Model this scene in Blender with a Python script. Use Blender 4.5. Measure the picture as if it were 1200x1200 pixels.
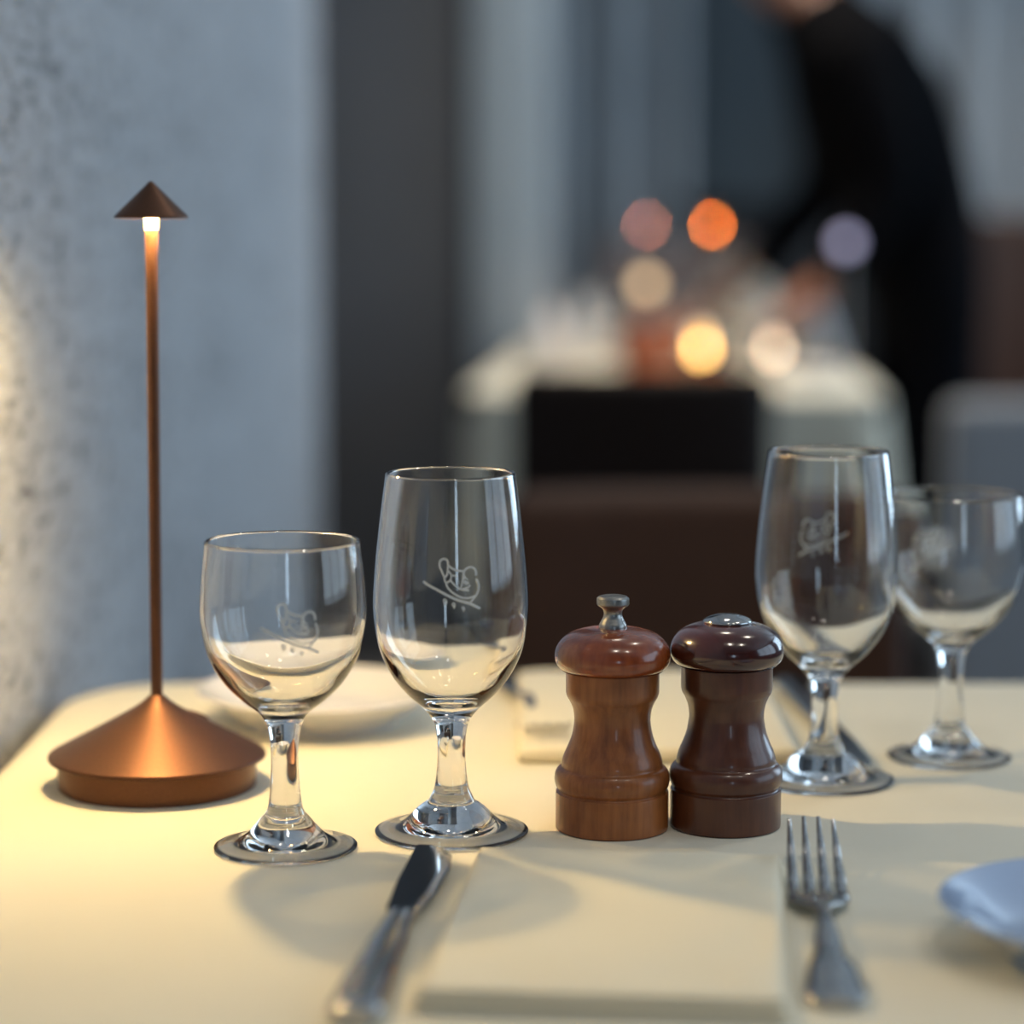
import bpy, bmesh, math, random
from mathutils import Vector, Matrix

R = math.radians
random.seed(7)
scene = bpy.context.scene
for o in list(bpy.data.objects):
    bpy.data.objects.remove(o, do_unlink=True)
C = scene.collection

# ------------------------------------------------------------------ camera
T = 0.75                                   # height of the cloth on the table top
cam_d = bpy.data.cameras.new('camera')
cam_d.sensor_width = 36
cam_d.lens = 85
cam_d.dof.use_dof = True
cam_d.dof.focus_distance = 1.135
cam_d.dof.aperture_fstop = 2.75
cam_d.dof.aperture_blades = 0
cam_d.clip_start = 0.02
cam = bpy.data.objects.new('camera', cam_d)
cam.location = (0, 0, T + 0.286)
cam.rotation_euler = (R(90 - 6.803), 0, 0)
C.objects.link(cam)
scene.camera = cam

# ------------------------------------------------------------------ world and large lights
w = bpy.data.worlds.new('world')
scene.world = w
w.use_nodes = True
bg = w.node_tree.nodes['Background']
bg.inputs[0].default_value = (0.62, 0.78, 1.0, 1)
bg.inputs[1].default_value = 0.10

def area(name, loc, target, sx, sy, power, col):
    d = bpy.data.lights.new(name, 'AREA')
    d.shape = 'RECTANGLE'
    d.size = sx
    d.size_y = sy
    d.energy = power
    d.color = col
    o = bpy.data.objects.new(name, d)
    C.objects.link(o)
    o.location = loc
    o.rotation_euler = (Vector(target) - Vector(loc)).to_track_quat('-Z', 'Y').to_euler()
    return o

DAY = (0.60, 0.80, 1.0)
# tall street windows on the right of the room and one behind the seat
area('window_daylight', (3.66, 0.8, 1.75), (0, 0.8, 1.75), 3.0, 2.1, 62, DAY)
area('window_daylight', (3.66, 4.9, 1.75), (0, 4.9, 1.75), 2.6, 2.1, 140, DAY)
area('window_daylight', (0.62, -2.4, 1.25), (0.05, 1.2, 0.9), 0.26, 0.8, 5, DAY)
# recessed warm ceiling lights over the tables and the aisle
WARM = (1.0, 0.90, 0.75)
for k_, (lx_, ly_, pw_) in enumerate([(0.36, 4.65, 24), (0.95, 0.2, 3.5), (0.95, 1.9, 3.5), (0.2, 0.2, 3), (0.2, 2.6, 3), (1.5, 6.6, 14)]):
    area('ceiling_light_glow', (lx_, ly_, 2.97), (lx_, ly_ + 0.0001, 0), 0.16, 0.16, pw_, WARM).data.spread = R(95)

scene.cycles.max_bounces = 20
scene.cycles.transmission_bounces = 20
scene.cycles.sample_clamp_indirect = 20
scene.view_settings.view_transform = 'Standard'
scene.view_settings.look = 'None'
scene.view_settings.gamma = 1.0
scene.view_settings.exposure = -0.58
scene.view_settings.use_curve_mapping = False

# ------------------------------------------------------------------ materials
def mat(name):
    m = bpy.data.materials.new(name)
    m.use_nodes = True
    nt = m.node_tree
    b = nt.nodes['Principled BSDF']
    return m, nt, b

def inp(b, **kw):
    for k, v in kw.items():
        b.inputs[k.replace('_', ' ')].default_value = v

def col4(c):
    return (c[0], c[1], c[2], 1)

def coords(nt, scale=(1, 1, 1)):
    tc = nt.nodes.new('ShaderNodeTexCoord')
    mp = nt.nodes.new('ShaderNodeMapping')
    mp.inputs['Scale'].default_value = scale
    nt.links.new(tc.outputs['Object'], mp.inputs['Vector'])
    return mp.outputs['Vector']

def noise(nt, vec, scale, detail=4, rough=0.55):
    n = nt.nodes.new('ShaderNodeTexNoise')
    n.inputs['Scale'].default_value = scale
    n.inputs['Detail'].default_value = detail
    n.inputs['Roughness'].default_value = rough
    nt.links.new(vec, n.inputs['Vector'])
    return n.outputs['Fac']

def ramp(nt, fac, stops):
    r = nt.nodes.new('ShaderNodeValToRGB')
    e = r.color_ramp.elements
    while len(e) < len(stops):
        e.new(0.5)
    for k, (p, c) in enumerate(stops):
        e[k].position = p
        e[k].color = col4(c)
    nt.links.new(fac, r.inputs['Fac'])
    return r.outputs['Color']

def bump(nt, b, fac, strength, dist):
    bm = nt.nodes.new('ShaderNodeBump')
    bm.inputs['Strength'].default_value = strength
    bm.inputs['Distance'].default_value = dist
    nt.links.new(fac, bm.inputs['Height'])
    nt.links.new(bm.outputs['Normal'], b.inputs['Normal'])

def plain(name, c, rough=0.6, metal=0.0, var=0.12, scale=30, coat=0.0, bmp=0.0, spec=0.5):
    m, nt, b = mat(name)
    v = coords(nt)
    n = noise(nt, v, scale)
    lo = [x * (1 - var) for x in c]
    hi = [min(1, x * (1 + var)) for x in c]
    nt.links.new(ramp(nt, n, [(0.3, lo), (0.7, hi)]), b.inputs['Base Color'])
    b.inputs['Roughness'].default_value = rough
    b.inputs['Metallic'].default_value = metal
    b.inputs['Coat Weight'].default_value = coat
    b.inputs['Specular IOR Level'].default_value = spec
    if bmp:
        bump(nt, b, n, 0.5, bmp)
    return m

def plaster():
    m, nt, b = mat('rough_plaster')
    v = coords(nt, (1, 0.32, 1))
    n1 = noise(nt, v, 14, 5, 0.6)
    n2 = noise(nt, v, 95, 6, 0.65)
    n3 = noise(nt, v, 240, 3, 0.6)
    mul = nt.nodes.new('ShaderNodeMath'); mul.operation = 'MULTIPLY_ADD'
    nt.links.new(n1, mul.inputs[0]); mul.inputs[1].default_value = 0.35
    nt.links.new(n2, mul.inputs[2])
    c = ramp(nt, mul.outputs[0], [(0.50, (0.15, 0.15, 0.155)), (0.60, (0.40, 0.405, 0.42)), (0.72, (0.50, 0.51, 0.53)), (0.9, (0.57, 0.58, 0.60))])
    nt.links.new(c, b.inputs['Base Color'])
    b.inputs['Roughness'].default_value = 0.85
    ad = nt.nodes.new('ShaderNodeMath'); ad.operation = 'MULTIPLY_ADD'
    nt.links.new(n3, ad.inputs[0]); ad.inputs[1].default_value = 0.4
    nt.links.new(n2, ad.inputs[2])
    bump(nt, b, ad.outputs[0], 1.0, 0.006)
    return m

def cloth_mat(name, c):
    m, nt, b = mat(name)
    v = coords(nt)
    n1 = noise(nt, v, 6, 3)
    nt.links.new(ramp(nt, n1, [(0.3, [x * 0.95 for x in c]), (0.7, c)]), b.inputs['Base Color'])
    b.inputs['Roughness'].default_value = 0.8
    b.inputs['Specular IOR Level'].default_value = 0.25
    b.inputs['Sheen Weight'].default_value = 0.1
    wv = noise(nt, coords(nt, (900, 900, 900)), 1.0, 1)
    n2 = noise(nt, v, 14, 2)
    ad = nt.nodes.new('ShaderNodeMath'); ad.operation = 'MULTIPLY_ADD'
    nt.links.new(wv, ad.inputs[0]); ad.inputs[1].default_value = 0.03
    nt.links.new(n2, ad.inputs[2])
    bump(nt, b, ad.outputs[0], 0.35, 0.004)
    return m

def wood(name, dark, light, rough, coat):
    m, nt, b = mat(name)
    v = coords(nt, (1, 1, 0.12))
    n = noise(nt, v, 260, 5, 0.6)
    n2 = noise(nt, coords(nt), 28, 3)
    mx = nt.nodes.new('ShaderNodeMath'); mx.operation = 'MULTIPLY_ADD'
    nt.links.new(n, mx.inputs[0]); mx.inputs[1].default_value = 0.5
    mm = nt.nodes.new('ShaderNodeMath'); mm.operation = 'MULTIPLY'
    nt.links.new(n2, mm.inputs[0]); mm.inputs[1].default_value = 0.5
    nt.links.new(mm.outputs[0], mx.inputs[2])
    nt.links.new(ramp(nt, mx.outputs[0], [(0.33, dark), (0.66, light)]), b.inputs['Base Color'])
    b.inputs['Roughness'].default_value = rough
    b.inputs['Coat Weight'].default_value = coat
    b.inputs['Coat Roughness'].default_value = 0.12
    bump(nt, b, n, 0.12, 0.0006)
    return m

def bronze():
    m, nt, b = mat('brushed_bronze')
    v = coords(nt)
    n = noise(nt, v, 800, 2)
    nt.links.new(ramp(nt, n, [(0.3, (0.112, 0.050, 0.027)), (0.7, (0.132, 0.060, 0.033))]), b.inputs['Base Color'])
    b.inputs['Metallic'].default_value = 0.75
    b.inputs['Roughness'].default_value = 0.42
    bump(nt, b, n, 0.06, 0.0004)
    return m

def glass_mat():
    m, nt, b = mat('clear_glass')
    b.inputs['Base Color'].default_value = (0.985, 0.99, 0.985, 1)
    b.inputs['Roughness'].default_value = 0.0
    b.inputs['IOR'].default_value = 1.5
    b.inputs['Transmission Weight'].default_value = 1.0
    n = noise(nt, coords(nt), 60, 1)
    r = ramp(nt, n, [(0.0, (0.985, 0.99, 0.985)), (1.0, (0.99, 0.992, 0.99))])
    nt.links.new(r, b.inputs['Base Color'])
    return m

def emit(name, c, s):
    m, nt, b = mat(name)
    b.inputs['Base Color'].default_value = col4(c)
    b.inputs['Emission Color'].default_value = col4(c)
    b.inputs['Emission Strength'].default_value = s
    return m

def etched():
    m, nt, b = mat('etched_white')
    n = noise(nt, coords(nt), 2500, 2)
    c = ramp(nt, n, [(0.2, (0.88, 0.88, 0.86)), (0.8, (0.98, 0.98, 0.96))])
    nt.links.new(c, b.inputs['Base Color'])
    b.inputs['Roughness'].default_value = 0.9
    tr = nt.nodes.new('ShaderNodeBsdfTranslucent')
    nt.links.new(c, tr.inputs['Color'])
    mx = nt.nodes.new('ShaderNodeMixShader')
    mx.inputs[0].default_value = 0.4
    nt.links.new(b.outputs[0], mx.inputs[1])
    nt.links.new(tr.outputs[0], mx.inputs[2])
    nt.links.new(mx.outputs[0], nt.nodes['Material Output'].inputs['Surface'])
    return m

def tile_floor():
    m, nt, b = mat('dark_stone_floor')
    n = noise(nt, coords(nt), 5, 5)
    nt.links.new(ramp(nt, n, [(0.3, (0.10, 0.10, 0.105)), (0.7, (0.16, 0.16, 0.165))]), b.inputs['Base Color'])
    b.inputs['Roughness'].default_value = 0.45
    return m

M = {
    'plaster': plaster(),
    'cloth': cloth_mat('cream_cotton', (0.80, 0.755, 0.615)),
    'napkin': cloth_mat('napkin_cotton', (0.83, 0.76, 0.585)),
    'grey_cloth': cloth_mat('grey_linen', (0.34, 0.35, 0.37)),
    'bronze': bronze(),
    'glass': glass_mat(),
    'etched': etched(),
    'mill_wood': wood('warm_stained_wood', (0.17, 0.046, 0.008), (0.42, 0.14, 0.034), 0.42, 0.35),
    'mill_cap': wood('polished_cap_wood', (0.19, 0.032, 0.005), (0.40, 0.090, 0.018), 0.25, 0.8),
    'shaker_wood': wood('dark_stained_wood', (0.065, 0.015, 0.005), (0.135, 0.038, 0.013), 0.36, 0.4),
    'shaker_cap': wood('dark_polished_cap_wood', (0.040, 0.006, 0.003), (0.075, 0.013, 0.006), 0.18, 1.0),
    'steel': plain('polished_steel', (0.50, 0.49, 0.48), 0.12, 1.0, 0.03, 300),
    'dull_steel': plain('dull_steel', (0.36, 0.35, 0.33), 0.33, 1.0, 0.15, 500),
    'china': plain('white_glazed_china', (0.80, 0.80, 0.82), 0.12, 0.0, 0.02, 20, 0.6),
    'china_daylit': plain('blue_daylit_china', (0.44, 0.56, 0.78), 0.10, 0.0, 0.02, 20, 1.0),  # blue reflection of the window daylight put into the glaze colour
    'brown_leather': plain('brown_leather', (0.066, 0.027, 0.014), 0.5, 0.0, 0.2, 90, 0.0, 0.001, 0.25),
    'black_leather': plain('black_leather', (0.012, 0.006, 0.004), 0.6, 0.0, 0.2, 90, 0.0, 0.001, 0.15),
    'dark_wood': plain('dark_wood', (0.03, 0.018, 0.012), 0.4, 0.0, 0.2, 40),
    'sideboard_wood': plain('blackened_wood', (0.018, 0.018, 0.02), 0.5, 0.0, 0.2, 40),
    'stone': plain('pale_stoneware', (0.46, 0.45, 0.40), 0.5, 0, 0.06, 30),
    'taupe_leather': plain('taupe_leather', (0.16, 0.12, 0.11), 0.5, 0, 0.1, 90),
    'floor': tile_floor(),
    'dark_wall': plain('charcoal_paint', (0.095, 0.103, 0.120), 0.8, 0, 0.08, 6),
    'pale_wall': plain('pale_grey_paint', (0.30, 0.37, 0.44), 0.8, 0, 0.05, 6),
    'ceiling': plain('white_ceiling', (0.82, 0.82, 0.82), 0.9, 0, 0.03, 6),
    'curtain': plain('slate_curtain', (0.47, 0.48, 0.49), 0.9, 0, 0.08, 12),
    'door': plain('dark_door_paint', (0.075, 0.09, 0.10), 0.6, 0, 0.08, 12),
    'suit': plain('black_suit_cloth', (0.003, 0.003, 0.004), 0.9, 0, 0.1, 60, 0, 0, 0.05),
    'skin': plain('skin', (0.28, 0.135, 0.09), 0.5, 0, 0.06, 40),
    'hair': plain('dark_brown_hair', (0.02, 0.012, 0.008), 0.6, 0, 0.2, 200),
    'eye': plain('eye_white', (0.7, 0.68, 0.65), 0.2, 0, 0.03, 40),
    'shoe': plain('black_shoe_leather', (0.01, 0.01, 0.01), 0.3, 0, 0.1, 60),
    'wax': plain('candle_wax', (0.8, 0.72, 0.55), 0.5, 0, 0.03, 40),
    'collar_glow': emit('warm_light_diffuser', (1.0, 0.66, 0.22), 9),
    'amber_glow': emit('amber_light_diffuser', (1.0, 0.30, 0.05), 20),
    'dim_glow': emit('dim_light_diffuser', (1.0, 0.50, 0.38), 5),
    'tan_glow': emit('tan_spot_glow', (1.0, 0.70, 0.40), 3.0),
    'copper': plain('red_copper', (0.30, 0.075, 0.025), 0.4, 0.3, 0.1, 40),
    'flame': emit('glint_flame', (1.0, 0.58, 0.16), 26),
    'pale_flame': emit('pale_glint_flame', (1.0, 0.72, 0.50), 10),
    'cool_glow': emit('cool_spot_glow', (0.62, 0.60, 0.90), 1.7),
}

# ------------------------------------------------------------------ builders
def link(o, parent=None):
    C.objects.link(o)
    if parent is not None:
        o.parent = parent
    return o

def tag(o, label, cat, group=None):
    o['label'] = label
    o['category'] = cat
    if group:
        o['group'] = group
    return o

def thing(name, label, cat, loc=(0, 0, 0), rz=0.0, group=None):
    o = bpy.data.objects.new(name, None)
    o.empty_display_size = 0.02
    o.location = loc
    o.rotation_euler = (0, 0, rz)
    C.objects.link(o)
    return tag(o, label, cat, group)

def mesh_obj(name, bm, m, parent=None, smooth=True, auto=None):
    me = bpy.data.meshes.new(name)
    bmesh.ops.recalc_face_normals(bm, faces=bm.faces)
    bm.to_mesh(me)
    bm.free()
    me.materials.append(m)
    if smooth:
        me.polygons.foreach_set('use_smooth', [True] * len(me.polygons))
        if auto:
            me.set_sharp_from_angle(angle=R(auto))
    o = bpy.data.objects.new(name, me)
    return link(o, parent)

def structure(o):
    o['kind'] = 'structure'
    return o

def dup(root, loc, rz, label, group=None):
    def cp(o, par):
        c = o.copy()
        C.objects.link(c)
        c.parent = par
        for ch in o.children:
            cp(ch, c)
        return c
    r = cp(root, None)
    r.location = loc
    r.rotation_euler = (0, 0, rz)
    r['label'] = label
    if group:
        r['group'] = group
    return r

def smooth_profile(pts, n=6):
    """Catmull-Rom through (r, z) points; a repeated point makes a sharp corner."""
    out = []
    segs = []
    cur = [pts[0]]
    for p in pts[1:]:
        if p == cur[-1]:
            segs.append(cur)
            cur = [p]
        else:
            cur.append(p)
    segs.append(cur)
    for sg in segs:
        if len(sg) < 2:
            continue
        for i in range(len(sg) - 1):
            p0 = sg[max(i - 1, 0)]; p1 = sg[i]; p2 = sg[i + 1]; p3 = sg[min(i + 2, len(sg) - 1)]
            for k in range(n):
                t = k / n
                q = []
                for a in (0, 1):
                    q.append(0.5 * ((2 * p1[a]) + (-p0[a] + p2[a]) * t + (2 * p0[a] - 5 * p1[a] + 4 * p2[a] - p3[a]) * t * t
                                    + (-p0[a] + 3 * p1[a] - 3 * p2[a] + p3[a]) * t ** 3))
                out.append((max(q[0], 0.0), q[1]))
        out.append(sg[-1])
    return out

def lathe(prof, seg=72, bm=None):
    bm = bm or bmesh.new()
    rings = []
    for r, z in prof:
        if r < 1e-6:
            rings.append([bm.verts.new((0, 0, z))])
        else:
            rings.append([bm.verts.new((r * math.cos(2 * math.pi * k / seg), r * math.sin(2 * math.pi * k / seg), z)) for k in range(seg)])
    for a, b in zip(rings[:-1], rings[1:]):
        if len(a) == 1 and len(b) == 1:
            continue
        for k in range(seg):
            k2 = (k + 1) % seg
            try:
                if len(a) == 1:
                    bm.faces.new((a[0], b[k], b[k2]))
                elif len(b) == 1:
                    bm.faces.new((a[k], b[0], a[k2]))
                else:
                    bm.faces.new((a[k], b[k], b[k2], a[k2]))
            except ValueError:
                pass
    return bm

def lathe_obj(name, pts, m, parent=None, seg=72, n=6, auto=40, scale=0.01):
    pr = smooth_profile([(r * scale, z * scale) for r, z in pts], n)
    return mesh_obj(name, lathe(pr, seg), m, parent, True, auto)

def lathe_open(name, pr, normals_from, m, parent, seg=96):
    """Part of a turned solid cut across its axis: analytic normals so the cut does not show."""
    me = bpy.data.meshes.new(name)
    vs, fs, ns = [], [], []
    idx = []
    for (r, z), (nr, nz) in zip(pr, normals_from):
        if r < 1e-6:
            idx.append([len(vs)]); vs.append((0, 0, z)); ns.append((0, 0, 1 if nz > 0 else -1))
        else:
            row = []
            for k in range(seg):
                a = 2 * math.pi * k / seg
                row.append(len(vs))
                vs.append((r * math.cos(a), r * math.sin(a), z))
                ns.append((nr * math.cos(a), nr * math.sin(a), nz))
            idx.append(row)
    for a, b in zip(idx[:-1], idx[1:]):
        for k in range(seg):
            k2 = (k + 1) % seg
            if len(a) == 1 and len(b) == 1:
                continue
            if len(a) == 1:
                fs.append((a[0], b[k2], b[k]))
            elif len(b) == 1:
                fs.append((a[k], a[k2], b[0]))
            else:
                fs.append((a[k], a[k2], b[k2], b[k]))
    me.from_pydata(vs, [], fs)
    me.polygons.foreach_set('use_smooth', [True] * len(me.polygons))
    me.normals_split_custom_set_from_vertices(ns)
    me.materials.append(m)
    return link(bpy.data.objects.new(name, me), parent)

def rbox(size, loc=(0, 0, 0), bev=0.004, seg=2, bm=None, rot=None):
    t = bmesh.new()
    bmesh.ops.create_cube(t, size=1)
    bmesh.ops.scale(t, vec=size, verts=t.verts)
    if bev:
        bmesh.ops.bevel(t, geom=t.edges[:], offset=bev, segments=seg, profile=0.5, affect='EDGES')
    if rot:
        bmesh.ops.rotate(t, cent=(0, 0, 0), matrix=rot, verts=t.verts)
    bmesh.ops.translate(t, vec=loc, verts=t.verts)
    if bm is None:
        return t
    me = bpy.data.meshes.new('tmp')
    t.to_mesh(me); t.free()
    bm.from_mesh(me)
    bpy.data.meshes.remove(me)
    return bm

def box_obj(name, size, loc, m, parent=None, bev=0.004, rot=None, seg=2):
    return mesh_obj(name, rbox(size, loc, bev, seg, None, rot), m, parent, True, 35)

def loft(sections, seg=16, bm=None, power=2.0):
    """sections: (center Vector, side Vector*halfwidth, up Vector*halfthick)"""
    bm = bm or bmesh.new()
    rings = []
    for c, s, u in sections:
        ring = []
        for k in range(seg):
            a = 2 * math.pi * k / seg
            ca, sa = math.cos(a), math.sin(a)
            e = 2.0 / power
            ca = math.copysign(abs(ca) ** e, ca); sa = math.copysign(abs(sa) ** e, sa)
            ring.append(bm.verts.new(Vector(c) + Vector(s) * ca + Vector(u) * sa))
        rings.append(ring)
    for a, b in zip(rings[:-1], rings[1:]):
        for k in range(seg):
            bm.faces.new((a[k], a[(k + 1) % seg], b[(k + 1) % seg], b[k]))
    bm.faces.new(rings[0])
    bm.faces.new(list(reversed(rings[-1])))
    return bm

# ------------------------------------------------------------------ room shell
structure(box_obj('floor', (6.4, 12.5, 0.1), (1.6, 3.2, -0.05), M['floor'], None, 0))
structure(box_obj('ceiling', (6.4, 12.5, 0.1), (1.6, 3.2, 3.05), M['ceiling'], None, 0))
structure(box_obj('wall_left', (0.5, 6.6, 3.0), (-0.535, 0.30, 1.5), M['plaster'], None, 0.012))
structure(box_obj('wall_recess', (1.5, 0.2, 3.0), (-0.85, 5.75, 1.5), M['dark_wall'], None, 0.01))
structure(box_obj('trim_1', (0.19, 0.26, 3.0), (0.0, 5.72, 1.5), M['pale_wall'], None, 0.01))
structure(box_obj('wall_back', (5.6, 0.2, 3.0), (2.0, 8.2, 1.5), M['dark_wall'], None, 0))
structure(box_obj('wall_right', (0.2, 12.5, 3.0), (3.80, 3.2, 1.5), M['pale_wall'], None, 0))
for k_, (wy, wl) in enumerate([(0.8, 3.0), (4.9, 2.6)]):
    bm_ = bmesh.new()
    for dz_ in (-1, 1):
        rbox((0.07, wl + 0.1, 0.06), (3.655, wy, 1.75 + dz_ * 1.07), 0.006, 2, bm_)
    for q_ in range(4):
        rbox((0.07, 0.06, 2.2), (3.655, wy - wl / 2 - 0.02 + (wl + 0.04) * q_ / 3, 1.75), 0.006, 2, bm_)
    structure(mesh_obj('window_%d' % (k_ + 1), bm_, M['sideboard_wood'], None, True, 35))
dr = structure(box_obj('door_1', (0.62, 0.06, 2.5), (0.80, 8.07, 1.25), M['door'], None, 0.01))

def curtain(x0, x1, y, label, seedv):
    rnd = random.Random(seedv)
    bm = bmesh.new()
    n = int((x1 - x0) / 0.012)
    ph = rnd.random() * 6
    top, bot, topb, botb = [], [], [], []
    for i in range(n + 1):
        x = x0 + (x1 - x0) * i / n
        d = 0.045 * math.sin(x * 34 + ph) + 0.02 * math.sin(x * 71 + ph * 2)
        d2 = 0.05 * math.sin(x * 34 + ph + 0.4) + 0.022 * math.sin(x * 66 + ph)
        top.append(bm.verts.new((x, y + d, 2.95))); bot.append(bm.verts.new((x, y + d2, 0.02)))
        topb.append(bm.verts.new((x, y + d + 0.006, 2.95))); botb.append(bm.verts.new((x, y + d2 + 0.006, 0.02)))
    for i in range(n):
        bm.faces.new((top[i], top[i + 1], bot[i + 1], bot[i]))
        bm.faces.new((topb[i + 1], topb[i], botb[i], botb[i + 1]))
    o = mesh_obj('curtain', bm, M['curtain'])
    tag(o, label, 'curtain', 'slate curtains on the rear wall')
curtain(0.10, 0.56, 7.85, 'slate grey pleated curtain beside the pale pillar on the rear wall', 2)
curtain(1.06, 2.4, 7.85, 'wide slate grey pleated curtain behind the waiter in black', 5)

# ------------------------------------------------------------------ tables
def rrect(hx, hy, rad, n=200):
    """points of a rounded rectangle with outward normals"""
    pts = []
    seg = []
    cx, cy = hx - rad, hy - rad
    arcs = [(cx, cy, 0), (-cx, cy, 90), (-cx, -cy, 180), (cx, -cy, 270)]
    for ax, ay, a0 in arcs:
        for k in range(13):
            a = R(a0 + 90 * k / 12)
            seg.append((ax + rad * math.cos(a), ay + rad * math.sin(a), math.cos(a), math.sin(a)))
    # subdivide straights
    out = []
    for i in range(len(seg)):
        a = seg[i]; b = seg[(i + 1) % len(seg)]
        L = math.hypot(b[0] - a[0], b[1] - a[1])
        m = max(1, int(L / 0.012))
        for k in range(m):
            t = k / m
            out.append(tuple(a[j] + (b[j] - a[j]) * t for j in range(4)))
    return out

def table_and_cloth(loc, rz, hx, hy, tlabel, clabel, m, drop=0.42, rad=0.05, seedv=1, xmin=-99):
    t = thing('dining_table', tlabel, 'table', (loc[0], loc[1], 0), rz, 'restaurant tables')
    box_obj('table_top', (2 * hx - 0.012, 2 * hy - 0.012, 0.03), (0, 0, T - 0.0205), M['dark_wood'], t, 0.004)
    for sx in (-1, 1):
        for sy in (-1, 1):
            box_obj('leg', (0.045, 0.045, T - 0.036), (sx * (hx - 0.06), sy * (hy - 0.06), (T - 0.036) / 2), M['dark_wood'], t, 0.004)
    pts = rrect(hx, hy, rad)
    rnd = random.Random(seedv)
    per = 0
    S = []
    for i, p in enumerate(pts):
        S.append(per)
        q = pts[(i + 1) % len(pts)]
        per += math.hypot(q[0] - p[0], q[1] - p[1])
    waves = [(rnd.randint(6, 9), rnd.random() * 6, 0.55), (rnd.randint(12, 17), rnd.random() * 6, 0.35), (rnd.randint(20, 27), rnd.random() * 6, 0.2)]
    bm = bmesh.new()
    rings = []
    prof = [(-0.03, 0), (-0.012, 0), (-0.005, -0.0006), (-0.001, -0.003), (0.001, -0.008), (0.002, -0.02)]
    for k in range(1, 12):
        prof.append((0.002, -0.02 - (drop - 0.02) * k / 11))
    for j, (d, dz) in enumerate(prof):
        ring = []
        g = max(0.0, (-dz - 0.01) / drop)
        for i, (x, y, nx, ny) in enumerate(pts):
            f = sum(a * math.sin(2 * math.pi * c * S[i] / per + ph) for c, ph, a in waves)
            off = d + 0.032 * (g ** 0.8) * (0.55 + f) + (0.012 * g if g else 0)
            ring.append(bm.verts.new((max(x + nx * off, xmin), y + ny * off, T + dz)))
        rings.append(ring)
    n = len(pts)
    for a, b in zip(rings[:-1], rings[1:]):
        for i in range(n):
            bm.faces.new((a[i], b[i], b[(i + 1) % n], a[(i + 1) % n]))
    # close the middle
    prev = rings[0]
    for f in (0.9, 0.75, 0.5, 0.25):
        ring = [bm.verts.new((v.co.x * f, v.co.y * f, T)) for v in rings[0]]
        for i in range(n):
            bm.faces.new((prev[i], prev[(i + 1) % n], ring[(i + 1) % n], ring[i]))
        prev = ring
    c0 = bm.verts.new((0, 0, T))
    for i in range(n):
        bm.faces.new((prev[i], prev[(i + 1) % n], c0))
    o = mesh_obj('tablecloth', bm, m, None, True)
    o.location = (loc[0], loc[1], 0)
    o.rotation_euler = (0, 0, rz)
    o.cycles.is_caustics_receiver = True
    sm = o.modifiers.new('thickness', 'SOLIDIFY')
    sm.thickness = 0.0012
    sm.offset = -1
    tag(o, clabel, 'tablecloth', 'tablecloths')
    return t

table_and_cloth((0.080, 1.125), 0, 0.352, 0.375, 'small dark wooden table in front under the cream cloth with the bronze lamp',
                'cream cotton tablecloth in the foreground under the lamp, glasses and mills', M['cloth'], 0.40, 0.07, 3, -0.3545)
table_and_cloth((0.325, 4.84), R(-4), 0.36, 0.76, 'dark wooden table behind the chairs under the rear cream cloth',
                'cream tablecloth draped over the rear table beyond the black chair', M['cloth'], 0.42, 0.06, 8)
bq = thing('banquette', 'low grey upholstered banquette to the right of the waiter', 'bench', (1.22, 3.95, 0), 0)
box_obj('backrest', (1.02, 0.10, 0.66), (0, 0, 0.42), M['grey_cloth'], bq, 0.03, None, 4)
box_obj('seat', (1.02, 0.46, 0.14), (0, 0.285, 0.38), M['grey_cloth'], bq, 0.03, None, 4)
box_obj('plinth', (1.0, 0.5, 0.30), (0, 0.24, 0.155), M['dark_wood'], bq, 0.006)

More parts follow.
